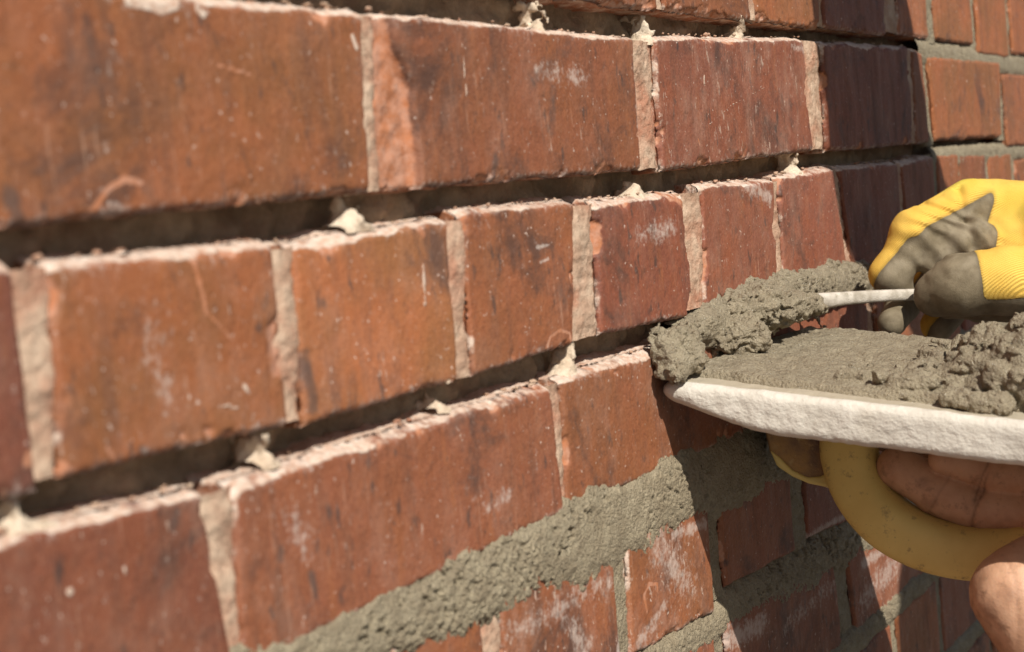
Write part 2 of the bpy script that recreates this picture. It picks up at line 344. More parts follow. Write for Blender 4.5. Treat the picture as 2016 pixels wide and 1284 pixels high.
def paint(P, mask):
    bx0, bx1, bz0, bz1 = P[:, 0].min(), P[:, 0].max(), P[:, 2].min(), P[:, 2].max()
    for k_, pw, wd, st_ in MKW:
        if pw[:, 0].max() + wd < bx0 or pw[:, 0].min() - wd > bx1 or pw[:, 1].max() + wd < bz0 or pw[:, 1].min() - wd > bz1: continue
        q = P[:, [0, 2]]; dm = np.full(len(q), 9.)
        for a, b in zip(pw[:-1], pw[1:]):
            ab = b - a; t = np.clip(((q - a) @ ab) / max(ab @ ab, 1e-12), 0, 1); dm = np.minimum(dm, np.linalg.norm(q - a - t[:, None]*ab, axis=1))
        v = st_ * ss(wd * (1.5 if k_ > 1 else 1.1), 0, dm * (1 + .4 * fbm(P, 200, 3, 5)))
        mask[:, k_] = np.maximum(mask[:, k_], v)

BR = []
def brick(cn, tint, res=.0012, seed=0, chipk=1.0, crust=1.0, depth=.07, yoff=0.0, cut=None, topx=0.0):
    """cn: four corners TL TR BR BL in wall x,z"""
    tl, tr, br, bl = [np.array(c, float) for c in cn]; tl = tl + [0, topx]; tr = tr + [0, topx]
    n = max(6, int(np.linalg.norm(tr - tl) / res)); m = max(5, int(np.linalg.norm(tl - bl) / res))
    u = np.linspace(0, 1, n)[:, None, None]; v = np.linspace(0, 1, m)[None, :, None]
    q = (bl*(1-u) + br*u)*(1-v) + (tl*(1-u) + tr*u)*v
    P = np.zeros((n, m, 3)); P[..., 0] = q[..., 0]; P[..., 2] = q[..., 1]
    L, H = np.linalg.norm(tr - tl), np.linalg.norm(tl - bl)
    eu = np.minimum(u, 1-u)[..., 0] * L; ev = np.minimum(v, 1-v)[..., 0] * H
    eu, ev = np.broadcast_to(eu, (n, m)), np.broadcast_to(ev, (n, m))
    sh = np.array([seed*3.1, seed*1.7, seed*.9])
    nn = fbm(P + sh, 32, 3, 1); P[..., 0] += .0013 * nn; P[..., 2] += .0013 * fbm(P + sh, 45, 4, 2) + .0005 * fbm(P + sh, 300, 3, 8)
    r = .0030 + .0016 * fbm(P + sh, 60, 3, 3)
    e = np.minimum(eu, ev)
    # rounded rim, corners rounded further
    ec = np.where((eu < .008) & (ev < .008), .008 - np.hypot(.008 - eu, .008 - ev), e); e2 = np.maximum(np.minimum(e, ec + .002), 0)
    y = r * (1 - np.sqrt(np.clip(1 - np.clip(1 - e2/r, 0, 1)**2, 0, 1)))
    cnz = fbm(P + sh, 48, 4, 4, .6)
    reach = .0065 + .006 * np.clip(fbm(P + sh, 28, 2, 9), 0, 1)
    ch = ss(.20, .48, cnz * 1.35 * chipk - .30 * (e / reach) + .02) * ss(reach*1.6, reach*.2, e)
    y = y + ch * (.0028 * ss(reach*1.5, 0, e) + .0006 * fbm(P + sh, 400, 2))
    y = y + .0005 * fbm(P + sh, 40, 4, 5) + .00022 * fbm(P + sh, 350, 3, 7)
    td_ = (1 - v[..., 0]) * H + 0*eu; tr_ = np.clip(.0046 + .0042 * fbm(P * [1, 0, 0] + sh, 26, 3, 31, .6), .0012, .010) if topx else .002
    if topx: y = y + .0045 * ss(1, 0, td_ / tr_) ** 1.5 + .0010 * ss(1, .3, td_ / tr_) * fbm(P + sh, 180, 3, 33)
    if cut is not None: y = cut(P, y, ch)
    P[..., 1] = y + yoff
    mask = np.zeros((n, m, 4)); mask[..., 0] = ch * .95 + .45 * ss(-.1, .4, fbm(P + sh, 70, 3, 35)) * ss(tr_ * 1.3, tr_ * .7, td_)
    topd = (1 - v[..., 0]) * H + 0*eu; botd = v[..., 0] * H + 0*eu
    mask[..., 1] = crust * (ss(tr_ * 1.2, tr_ * .6, topd) * (.62 + .3 * fbm(P + sh, 50, 3, 11)) + ss(.003, .0003, botd) * .30 + ss(.0050, 0, eu) * .50 * (.6 + fbm(P + sh, 60, 3, 15)))
    mask[..., 3] = crust * ss(.006, .0, botd) * .42 + crust * ss(.010, .0, topd) * .33
    V = P.reshape(-1, 3); MS = mask.reshape(-1, 4); paint(V, MS)
    F = [gridfaces(n, m)[:, ::-1]]
    I = np.arange(n*m).reshape(n, m)
    loop = np.concatenate([I[:, 0], I[-1, 1:], I[-2::-1, -1], I[0, -2:0:-1]])
    nrm = np.zeros((len(loop), 3)); a = n; b = n + m - 1; c = b + n - 1
    nrm[:a, 2] = -1; nrm[a:b, 0] = 1; nrm[b-1:c, 2] = 1; nrm[c:, 0] = -1
    isT = nrm[:, 2] > .5
    base = V[loop]; VV = [V]; MM = [MS]; off = len(V); prev = loop
    for dep in (.0012, .003, .0055, .009, .013, .018, .024, .032, .045, depth):
        R = base.copy(); R[:, 1] = np.maximum(base[:, 1], 0) + dep
        R += nrm * (.0012 * fbm(R + sh, 110, 4, 12))[:, None]
        R[isT, 2] += np.clip(.0008 + .0040 * fbm(R[isT] + sh, 60, 4, 13, .6), -.0012, .005) * ss(.001, .012, dep) * crust
        mm = np.zeros((len(R), 4)); mm[:, 1] = np.where(isT, .72 + .35 * fbm(R + sh, 50, 3), .45) * crust; mm[:, 0] = .5
        VV.append(R); MM.append(mm); cur = off + np.arange(len(R)); nx_ = np.roll(cur, -1); px_ = np.roll(prev, -1)
        F.append(np.stack([prev, px_, nx_, cur], 1)[:, ::-1]); prev = cur; off += len(R)
    V = np.concatenate(VV); MS = np.clip(np.concatenate(MM), 0, 1.3); c0 = np.array([q[..., 0].mean(), 0, q[..., 1].mean()])
    o = mesh('brick', V, np.concatenate(F)[:, ::-1], M['brick'], None, MS, True, c0)
    o.color = (*tint, 1); o.parent = WALL; o.location = c0 - np.array(WALL.location); BR.append(o)
    return o
def quad(x0, x1, z0, z1): return [(x0, z1), (x1, z1), (x1, z0), (x0, z0)]
def pq(*p): return [wz(*a) for a in p]

# courses: (bottom z, top z)
CRS = {'X': (1.378, 1.448), 'Y': (1.290, 1.359), 'Z': (1.203, 1.273), 'A': (1.108, 1.183), 'B': (1.021, 1.094), 'C': (.940, 1.005), 'D': (.848, .917), 'E': (.760, .831), 'F': (.674, .743), 'G': (.587, .657), 'H': (.500, .570)}
DIG = {  # digitised bricks: corners in pixels, tint (hue, value, white)
 'A': [(pq((-215, -40), (714, 30), (733, 378), (-215, 470)), (.10, .50, .30)), (pq((738, 34), (1250, 82), (1264, 335), (752, 377)), (.40, .47, .5)),
       (pq((1291, 77), (1582, 82), (1602, 296), (1305, 338)), (.80, .50, .9)), (pq((1620, 86), (1788, 97), (1800, 284), (1632, 299)), (.9, .44, .3)), (pq((1796, 100), (1817, 105), (1833, 280), (1806, 284)), (.3, .5, .3)),
       (pq((1827, 111), (1967, 123), (1971, 269), (1844, 277)), (.0, .56, .05))],
 'B': [(quad(.224, .3368, 1.021, 1.0935), (.9, .42, .5)), (pq((103, 530), (540, 488), (572, 838), (118, 942)), (.05, .52, .55)), (pq((580, 492), (885, 440), (908, 748), (600, 840)), (.0, .66, .4)), (pq((914, 425), (1134, 402), (1130, 678), (932, 742)), (.25, .52, .35)),
       (pq((1174, 404), (1353, 384), (1363, 622), (1184, 662)), (.95, .47, .4)), (pq((1383, 372), (1526, 360), (1533, 575), (1392, 605)), (.80, .52, .5)), (pq((1536, 353), (1643, 336), (1672, 535), (1546, 570)), (.85, .55, .5)),
       (pq((1650, 334), (1766, 325), (1780, 505), (1678, 530)), (.9, .45, .4)), (pq((1774, 323), (1838, 312), (1846, 478), (1792, 500)), (.6, .5, .3)), (pq((1846, 306), (1886, 303), (1896, 470), (1854, 478)), (.1, .55, .1)), (pq((1890, 305), (1940, 304), (1952, 455), (1900, 470)), (.3, .50, .1)), (pq((1948, 304), (1991, 301), (2000, 440), (1956, 452)), (.05, .56, .1))],
 'C': [(pq((-260, 1150), (402, 975), (470, 1320), (-150, 1590)), (.75, .43, .6)), (pq((457, 965), (1084, 765), (1112, 1010), (482, 1318)), (.5, .52, .5)), (pq((1108, 754), (1445, 648), (1470, 855), (1120, 1008)), (.25, .50, .55))],
 'D': [(pq((985, 1165), (1205, 1080), (1225, 1300), (1000, 1420)), (.3, .52, .9)), (pq((1232, 1060), (1392, 985), (1408, 1205), (1245, 1295)), (.2, .52, .95)), (pq((1418, 975), (1556, 905), (1568, 1086), (1432, 1158)), (.35, .53, .25)), (pq((1583, 890), (1690, 840), (1700, 1015), (1592, 1062)), (.8, .5, .3))],
 'E': [(pq((1425, 1222), (1640, 1100), (1662, 1290), (1448, 1420)), (.5, .48, .7)), (pq((1668, 1085), (1890, 940), (1905, 1095), (1690, 1262)), (.5, .55, .9))],
 'Z': [(quad(.697, .825, 1.200, 1.272), (.2, .5, .4)), (quad(.835, .969, 1.201, 1.272), (.2, .5, .4)), (quad(.977, 1.100, 1.202, 1.272), (.0, .56, .3)), (quad(1.111, 1.258, 1.204, 1.272), (.8, .46, .3)), (quad(1.292, 1.378, 1.207, 1.276), (.1, .6, .5)), (quad(1.405, 1.530, 1.2065, 1.276), (.0, .58, .05)), (quad(1.548, 1.668, 1.199, 1.276), (.0, .57, .05)), (quad(1.684, 1.80, 1.204, 1.276), (.1, .55, .05))]}
STEP = {'s': (.240, .0145), 'h': (.112, .0145)}
kindrow = {'X': 'h', 'Y': 's', 'Z': 'h', 'A': 's', 'B': 'h', 'C': 's', 'D': 'h', 'E': 's', 'F': 'h', 'G': 's', 'H': 'h'}
rnd = random.Random(3); rows = {}
XL, XR = .02, 2.15
def chipcut(P, y, ch):      # the broken left arris of the long brick beside the wide joint
    xe = .5545 + .012 * ss(1.183, 1.150, P[..., 2]) + .0025 * fbm(P, 60, 3, 21)
    k = ss(xe + .0035, xe - .0015, P[..., 0]); ch[...] = np.maximum(ch, k * .95); return y + k * (.0055 + .0012 * fbm(P, 150, 3, 22))
sd = 1
for r in CRS:
    z0, z1 = CRS[r]; wdt, gp = STEP[kindrow[r]]; L = []
    if r in DIG:
        for cn, t in DIG[r]: L.append((cn, t, 1))
    if L:
        a = min(c[0] for c in L[0][0]) - gp; b = max(c[0] for c in L[-1][0]) + gp
    else:
        a = b = {'s': .72, 'h': .66}[kindrow[r]] + rnd.uniform(-.02, .02)
    x = a
    while x > XL:
        ww = wdt + rnd.uniform(-.003, .003); j = rnd.uniform(-.0015, .0015)
        L.insert(0, (quad(x - ww, x, z0 + j, z1 + j), (rnd.random(), rnd.uniform(.46, .56), rnd.uniform(.2, .6)), 0)); x -= ww + gp
    x = b
    while x < XR:
        ww = wdt + rnd.uniform(-.003, .003); j = rnd.uniform(-.0015, .0015); right = x > 1.3 and r in 'XYZAB'
        L.append((quad(x, x + ww, z0 + j, z1 + j), (rnd.uniform(0, .35) if right else rnd.random(), rnd.uniform(.5, .58), .1 if right else rnd.uniform(.2, .5)), 0)); x += ww + gp
    rows[r] = L
    for cn, t, dg in L:
        xm = np.mean([c[0] for c in cn]); zm = np.mean([c[1] for c in cn])
        vis = .22 < xm < 1.9 and .56 < zm < 1.30
        res = (.0010 if .55 < xm < 1.1 else .0013) if vis else .006
        fr = xm > 1.36 or (zm < .90 and xm > .84)
        brick(cn, t, res, sd, chipk=.55 if fr else 1.0, crust=.35 if fr else 1.0, yoff=rnd.uniform(-.0008, .0008), cut=chipcut if (r == 'A' and .6 < xm < .75) else None, topx=0.0 if fr or (r == 'C' and .9 < xm) else .0032); sd += 1

# back of the raked joints
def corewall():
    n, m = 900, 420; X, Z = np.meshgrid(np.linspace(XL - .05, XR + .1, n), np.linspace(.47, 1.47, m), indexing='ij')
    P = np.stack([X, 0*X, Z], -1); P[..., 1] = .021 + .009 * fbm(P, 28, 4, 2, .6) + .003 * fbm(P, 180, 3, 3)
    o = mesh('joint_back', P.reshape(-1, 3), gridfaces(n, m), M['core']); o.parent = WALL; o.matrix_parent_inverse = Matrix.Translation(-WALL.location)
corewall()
def wpart(o): o.parent = WALL; o.matrix_parent_inverse = Matrix.Translation(-WALL.location); return o

# mortar in a strip of joint: x,z grid swept between two border curves
def strip(name, A, B, mat, res, yfun, seed=0, wob=.001):
    """A, B: (k,2) polylines in wall x,z of equal length; yfun(P, s, t) gives y"""
    A, B = np.array(A, float), np.array(B, float); C_ = (A + B) / 2
    sl_ = np.concatenate([[0], np.cumsum(np.linalg.norm(np.diff(C_, axis=0), axis=1))]); n = max(4, int(sl_[-1] / res)); m = max(4, int(np.linalg.norm(A - B, axis=1).max() / res))
    t = np.linspace(0, sl_[-1], n); a = np.stack([np.interp(t, sl_, A[:, k]) for k in (0, 1)], 1); b = np.stack([np.interp(t, sl_, B[:, k]) for k in (0, 1)], 1)
    s = np.linspace(0, 1, m); q = a[:, None]*(1 - s[None, :, None]) + b[:, None]*s[None, :, None]
    P = np.zeros((n, m, 3)); P[..., 0] = q[..., 0]; P[..., 2] = q[..., 1]
    P[..., 0] += wob * fbm(P, 90, 3, seed + 1); P[..., 2] += wob * fbm(P, 90, 3, seed + 2)
    P[..., 1] = yfun(P, t[:, None] / sl_[-1] + 0*s[None], s[None] + 0*t[:, None])
    o = mesh(name, P.reshape(-1, 3), gridfaces(n, m), mat); me = o.data
    if sum(p.normal.y for p in me.polygons[:50]) > 0: me.flip_normals()
    return wpart(o)
# upright joints
for r in CRS:
    z0, z1 = CRS[r]; L = rows[r]
    for i in range(len(L) - 1):
        l, q = L[i][0], L[i+1][0]; xm = (l[1][0] + q[0][0]) / 2
        frj = (xm > 1.36 and r not in 'C') or r in 'FGH' or (r == 'D' and xm > .64) or (r == 'E' and xm > .8)
        deep = {'A': {}}.get(r, {})
        half = xm < .34
        tp = min(l[1][1], q[0][1]) + (.004 if frj else .001); bt = max(l[2][1], q[3][1]) - (.004 if frj else -.0005)
        ov = .0055 if not frj else .0035
        A = [(l[2][0] - ov, bt), ((l[1][0] + l[2][0])/2 - ov, (tp+bt)/2), (l[1][0] - ov, tp)]; B = [(q[3][0] + ov, bt), ((q[0][0] + q[3][0])/2 + ov, (tp+bt)/2), (q[0][0] + ov, tp)]
        base = rnd.uniform(.0018, .0042) if not frj else rnd.uniform(.0015, .003); sdd = int(xm * 1000) % 200
        def yf(P, s, t, base=base, sdd=sdd, frj=frj):
            return base * (1 if frj else .5) + (.0016 if frj else .0010) * fbm(P, 60, 4, sdd) + .0009 * fbm(P, 330, 3, sdd + 1) + (0 if frj else .0022 * fbm(P, 38, 3, sdd + 9) + .003 * np.clip(fbm(P, 45, 3, sdd + 19) - .25, 0, 1)) + .0045 * np.abs(2*t - 1)**(6 if frj else 3)
        vis = .25 < xm < 1.9 and .56 < (z0 + z1)/2 < 1.3
        strip('mortar_joint', A, B, (M['fresh'] if frj else M['old']), .0012 if vis else .005, yf, sdd)

# fresh pointing, bed joints
def fresh_yf(seed, proud, rough, pit, edge=.006):
    def yf(P, s, t):
        t = np.clip(t + .10 * fbm(P, 32, 3, seed + 21) + .05 * fbm(P, 150, 3, seed + 22), 0, 1); bell = 1 - np.abs(2*t - 1)**3
        n1 = fbm(P, 30, 3, seed); n2 = fbm(P, 240, 3, seed + 3, .6); n3 = fbm(P, 420, 2, seed + 5, .7)
        sm = .35 + .65 * ss(-.22, .22, fbm(P, 18, 3, seed + 31)); n2 = n2 * sm; n3 = n3 * sm
        y = edge * (1 - bell) * 1.0 - proud * bell + rough * (.6 * n1 + .30 * n2 + .56 * n3)
        y += pit * ss(.26, .5, fbm(P, 260, 3, seed + 7, .65)) * ss(-.25, .35, fbm(P, 22, 2, seed + 9))
        return y + .004 * ss(.06, 0, np.minimum(s, 1 - s)) * 0
    return yf
def pxs(l): return [wz(*p) for p in l]
def bed(r0, r1, xs, dz0=.0, dz1=.0, mat=None, seed=0, proud=.002, rough=.002, pit=.002, res=.0012, name='fresh_mortar_bed', edge=.006):
    top = CRS[r0][0]; bot = CRS[r1][1]
    strip(name, [(x, top + dz0) for x in xs], [(x, bot - dz1) for x in xs], mat or M['fresh'], res, fresh_yf(seed, proud, rough, pit, edge), seed)
# ragged band under the long brick course, widest in the sunlit part
CDt = [(330, 1365), (500, 1279), (640, 1225), (760, 1170), (880, 1112), (930, 1082), (1010, 1045), (1080, 1005), (1150, 975), (1230, 945), (1300, 915), (1345, 890), (1440, 868), (1560, 815), (1700, 740)]
CDb = [(330, 1525), (500, 1425), (640, 1350), (760, 1300), (880, 1248), (930, 1230), (1010, 1205), (1080, 1175), (1150, 1145), (1230, 1098), (1300, 1068), (1380, 1020), (1425, 1000), (1556, 938), (1700, 865)]
strip('fresh_mortar_bed', np.array(pxs(CDt)) + [0, .005], np.array(pxs(CDb)) - [0, .007], M['fresh'], .0008, fresh_yf(11, .0030, .0024, .0046, .0042), 11, .003)
xs2 = [1.12, 1.2, 1.4, 1.6, 1.8, 2.0, 2.2]
bed('C', 'D', xs2, .006, .006, M['fresh'], 31)
DEt = [(1120, 1370), (1225, 1308), (1330, 1252), (1405, 1200), (1440, 1158), (1500, 1122), (1568, 1084), (1640, 1045), (1700, 1012), (1800, 940), (1950, 850)]
DEb = [(1150, 1460), (1250, 1370), (1360, 1300), (1440, 1245), (1490, 1225), (1540, 1205), (1610, 1165), (1660, 1130), (1725, 1085), (1830, 1000), (1980, 890)]
strip('fresh_mortar_bed', np.array(pxs(DEt)) + [0, .003], np.array(pxs(DEb)) - [0, .003], M['fresh'], .0010, fresh_yf(17, .0012, .0018, .0030, .005), 17, .003)
for a_, b_, s_ in (('E', 'F', 41), ('F', 'G', 43), ('G', 'H', 45)): bed(a_, b_, [.3, .6, .9, 1.2, 1.5, 1.8, 2.2], .005, .005, M['fresh'], s_)
for a_, b_, x0, s_ in (('X', 'Y', 1.34, 51), ('Y', 'Z', 1.36, 52), ('Z', 'A', 1.345, 53), ('A', 'B', 1.365, 54), ('B', 'C', 1.17, 55)):
    bed(a_, b_, [x0, x0 + .2, 1.8, 2.0, 2.2], .004, .004, M['fresh'], s_, proud=-.001, rough=.0014, pit=.0012)
# mortar just pressed into the bed joint over the float
BCt = [(1335, 640), (1368, 612), (1395, 590), (1430, 572), (1465, 548), (1490, 540), (1520, 560), (1540, 520), (1575, 520), (1620, 512), (1650, 500), (1690, 495), (1698, 500)]
BCb = [(1345, 690), (1390, 680), (1420, 670), (1450, 660), (1480, 652), (1505, 645), (1535, 635), (1560, 632), (1590, 630), (1630, 625), (1660, 610), (1696, 595), (1704, 590)]
strip('fresh_mortar_bed', np.array(pxs(BCt)) + [0, .002], np.array(pxs(BCb)) - [0, .004], M['wet'], .0008, fresh_yf(61, .0075, .0042, .004, .012), 61, .002)

# stubs of old mortar left standing in the raked joints (pixel of foot, height px, half width px, lean)
STB = [((1280, 78), 42, 11, -.12), ((1458, 74), 32, 7, -.15), ((1068, 60), 50, 9, -.15), ((708, 441), 56, 20, -.25), ((1264, 384), 30, 24, -.3), ((1572, 338), 38, 12, -.35), ((1128, 744), 64, 26, .25),
       ((877, 797), 40, 8, -.15), ((532, 905), 42, 13, -.2), ((50, 1045), 60, 34, -.1)]
for i, (p, hp, wp, ln) in enumerate(STB):
    f = wall(*p, Y=.004); s_ = np.linalg.norm(wall(p[0], p[1]+50) - wall(p[0], p[1])) / 50; hh, ww = hp*s_*1.12, wp*s_/.62
    g = gridpts(np.array([f[0] - ww*1.6, .000, f[2] - .004]), np.array([f[0] + ww*1.6, .027, f[2] + hh + .006]), .0011)
    dx = g[..., 0] - f[0]; dz = np.clip((g[..., 2] - f[2]) / hh, -1, 1.4); dy = (g[..., 1] - .011)
    wd = ww * (.20 + 1.25 * np.clip(1 - dz, 0, 1.2)**4.0)
    d_ = np.sqrt(((dx - ln*hh*dz) / wd)**2 + (dy / (.008 - .002*dz))**2) - 1
    d_ = np.maximum(d_ * np.minimum(wd, .008), g[..., 2] - f[2] - hh) + .0036 * fbm(g, 85, 4, 70 + i, .65) + .0014 * fbm(g, 330, 2, 90 + i)
    V, Q = surfnet(d_, g[0, 0, 0], .0011)
    o = mesh('mortar_stub', V, Q, M['cream']); wpart(o)

# loose grit on the ledges of the raked joints
def grit():
    import bmesh
    bm = bmesh.new(); bmesh.ops.create_icosphere(bm, subdivisions=2, radius=1.0); bv = np.array([v.co[:] for v in bm.verts]); bf = np.array([[v.index for v in f.verts] for f in bm.faces]); bm.free()
    VV, FF, q = [], [], np.random.RandomState(5); off = 0
    led = []
    for r in ('A', 'B', 'C'):
        for cn, t, dg in rows[r]:
            for _ in range(int(170 * abs(cn[1][0] - cn[0][0]))):
                u = q.rand(); x = cn[0][0]*(1-u) + cn[1][0]*u
                if .25 < x < (1.33 if r != 'C' else .78): led.append((x, q.uniform(.003, .018)**1.0, cn[0][1]*(1-u) + cn[1][1]*u + .0036))
    for i, p in enumerate(led):
        r_ = .0004 + .0011 * q.rand()**3; d = bv * (1 + .8 * vn(bv * 1.7 + i, 3))[:, None] * [1.3, 1, .7]
        VV.append(d * r_ + np.array(p) + [0, 0, r_*.4]); FF.append(bf + off); off += len(bv)
    o = mesh('joint_grit', np.concatenate(VV), np.concatenate(FF), M['old'], None, None, False); o['kind'] = 'stuff'; wpart(o)
grit()

# the rest of the wall, plain
def restwall():
    V, F = [], []
    def box(x0, x1, z0, z1, y0=0.0, y1=.24):
        b = len(V); e = .003
        V.extend([(x0+e, y0, z0+e), (x1-e, y0, z0+e), (x1-e, y0, z1-e), (x0+e, y0, z1-e), (x0, y0+e, z0), (x1, y0+e, z0), (x1, y0+e, z1), (x0, y0+e, z1), (x0, y1, z0), (x1, y1, z0), (x1, y1, z1), (x0, y1, z1)])
        for a in ((0, 1, 2, 3), (4, 5, 1, 0), (5, 6, 2, 1), (6, 7, 3, 2), (7, 4, 0, 3), (8, 9, 5, 4), (9, 10, 6, 5), (10, 11, 7, 6), (11, 8, 4, 7), (11, 10, 9, 8)): F.append(tuple(b + k for k in a))
    zs = sorted(CRS.values()); pit = .0872; k = 0; z = zs[0][0]; lines = []
    zz = z
    while zz > .02: zz -= pit; lines.append((zz, zz + .072, False))
    for a, b in zs: lines.append((a, b, True))
    zz = zs[-1][0]
    while zz < 2.3: zz += pit; lines.append((zz, zz + .072, False))
    for i, (a, b, mid) in enumerate(sorted(lines)):
        if a < 0 or mid: continue
        wd = .24 if i % 2 else .112; x = -1.3 + (.0 if i % 2 else .06)
        while x < 3.8: box(x, x + wd, a, b); x += wd + .0145
    for r in CRS:      # carry the detailed courses on to both ends
        a, b = CRS[r]; wd = STEP[kindrow[r]][0]
        x = max(c[0] for c in rows[r][-1][0]) + .0145
        while x < 3.8: box(x, x + wd, a, b); x += wd + .0145
        x = min(c[0] for c in rows[r][0][0]) - .0145
        while x > -1.3: box(x - wd, x, a, b); x -= wd + .0145
    o = mesh('far_bricks', V, F, M['brick'], None, np.zeros((len(V), 4)), False); o.color = (.3, .5, .3, 1); o['kind'] = 'stuff'; wpart(o)
    V.clear(); F.clear()
    box(-1.28, 3.78, 0, .468, .006); box(-1.28, 3.78, 1.472, 2.38, .006); box(-1.28, XL - .02, .469, 1.471, .006, .2395); box(XR + .05, 3.78, .469, 1.471, .006, .2395); box(XL - .019, XR + .049, .469, 1.471, .06, .239)
    o = mesh('wall_core', V, F, M['old'], None, None, False); wpart(o)
restwall()

# ------------------------------------------------------------------ float board (held upside down as a hawk)
P1 = wall(1291, 748, Y=-.0015)
zz_ = [at(2016, 834, z) for z in np.linspace(.6, 1.2, 601)]; Pe = min(zz_, key=lambda p: abs(p[0] - P1[0]))
e1 = Pe - P1; e1 /= np.linalg.norm(e1); e2 = np.array([1., 0, 0]); e2 -= e1 * (e1 @ e2); e2 /= np.linalg.norm(e2); e3 = np.cross(e2, e1)
if e3[2] < 0: e3 = -e3
BL, BWD, BT = .32, .235, .0232
RB = np.stack([e1, e2, e3], 1)
def bl(p): return (np.asarray(p) - P1) @ RB          # world -> board
def bw(p): return np.asarray(p) @ RB.T + P1            # board -> world
def onboard(px, py, c=0.0):
    r = ray(px, py); o = CAM - P1; k = (c - o @ e3) / (r @ e3); q = bl(CAM + r*k); return q[:2]
FLOAT = empty('plastering_float', P1); tag(FLOAT, 'white foam plastering float with yellow handle, turned over and loaded with wet mortar', 'float')
def fpart(o): o.parent = FLOAT; o.matrix_parent_inverse = Matrix.Translation(-Vector(P1)); return o
def board():
    h = .0016; g = gridpts(np.array([-.012, -.012, -BT - .008]), np.array([BL + .012, BWD + .012, .008]), h)
    c0 = np.array([BL/2, BWD/2, -BT/2]); hf = np.array([BL/2, BWD/2, BT/2])
    rc = .0055 + .0065 * ss(.05, 0, g[..., 0]); tk = .52 + .48 * ss(-.01, .075, g[..., 0]); gz = g.copy(); gz[..., 2] = np.where(g[..., 2] < 0, g[..., 2] / tk, g[..., 2]); q = np.abs(gz - c0) - hf + rc[..., None]
    # plan corners rounded more
    d_ = np.linalg.norm(np.maximum(q, 0), axis=-1) + np.minimum(q.max(-1), 0) - rc
    d_ += .0010 * fbm(g, 45, 4, 3) + .0005 * fbm(g, 260, 3, 4)
    cr = .012; px_, py_ = g[..., 0] - cr, g[..., 1] - cr
    d_ = np.where((px_ < 0) & (py_ < 0), np.maximum(d_, np.hypot(px_, py_) - cr), d_)
    V, Q = surfnet(d_, g[0, 0, 0], h); a4 = np.zeros((len(V), 4)); a4[:, 0] = ss(-.003, -.0008, V[:, 2]) * ss(.004, .011, V[:, 1])
    fpart(mesh('board', bw(V), Q if np.linalg.det(RB) > 0 else Q[:, ::-1], M['foam'], None, a4))
board()
# handle
def sweep(name, pts, ra, rb, mat, side, seg=20, sub=8, cap=True):
    pts = np.array(pts); n = len(pts); t = np.linspace(0, n - 1, (n - 1)*sub + 1)
    def cr_(tt):
        i = min(int(tt), n - 2); f = tt - i; p0, p1, p2, p3 = pts[max(i-1, 0)], pts[i], pts[i+1], pts[min(i+2, n-1)]
        return .5*((2*p1) + (p2 - p0)*f + (2*p0 - 5*p1 + 4*p2 - p3)*f*f + (3*p1 - p0 - 3*p2 + p3)*f**3)
    Cn = np.array([cr_(x) for x in t]); T = np.gradient(Cn, axis=0); T /= np.linalg.norm(T, axis=1)[:, None]
    S = np.tile(np.asarray(side, float), (len(Cn), 1)); S -= T*np.sum(S*T, 1)[:, None]; S /= np.linalg.norm(S, axis=1)[:, None]; N = np.cross(T, S)
    a = np.linspace(0, 2*np.pi, seg, endpoint=False); ca, sa = np.cos(a), np.sin(a); ca, sa = np.sign(ca)*np.abs(ca)**.7, np.sign(sa)*np.abs(sa)**.6
    ra = np.interp(t, np.linspace(0, n-1, len(ra)), ra); rb = np.interp(t, np.linspace(0, n-1, len(rb)), rb)
    V = Cn[:, None] + N[:, None]*(ra[:, None]*ca)[..., None] + S[:, None]*(rb[:, None]*sa)[..., None]
    k = len(Cn); I = np.arange(k*seg).reshape(k, seg); J = np.roll(I, -1, 1)
    F = np.stack([I[:-1], J[:-1], J[1:], I[1:]], -1).reshape(-1, 4); V = V.reshape(-1, 3)
    V = np.concatenate([V, Cn[:1], Cn[-1:]]); b = len(V) - 2
    F = np.concatenate([F, [(b, J[0, i], I[0, i], I[0, i]) for i in range(seg)] * 0 + [(b, J[0, i], I[0, i], b) for i in range(0)]]) if False else F
    me_tri = [(b, J[0, i], I[0, i]) for i in range(seg)] + [(b+1, I[-1, i], J[-1, i]) for i in range(seg)]
    me = bpy.data.meshes.new(name); me.from_pydata([tuple(v) for v in V], [], [tuple(f) for f in F] + me_tri)
    for p in me.polygons: p.use_smooth = True
    me.update(); return link(name, me, mat)
ZH = .945
hp = [(1672, 858, .962), (1674, 900, .96), (1697, 965, .955), (1750, 1028, .945), (1830, 1070, .935), (1925, 1088, .925), (2030, 1082, .912), (2130, 1040, .90), (2200, 985, .892)]
HW = 53
HANDLE = fpart(sweep('handle', [at(*p) for p in hp], [HW*p[2]/FP for p in hp], [.0165]*9, M['yellow'], (1, 0, 0), 28))
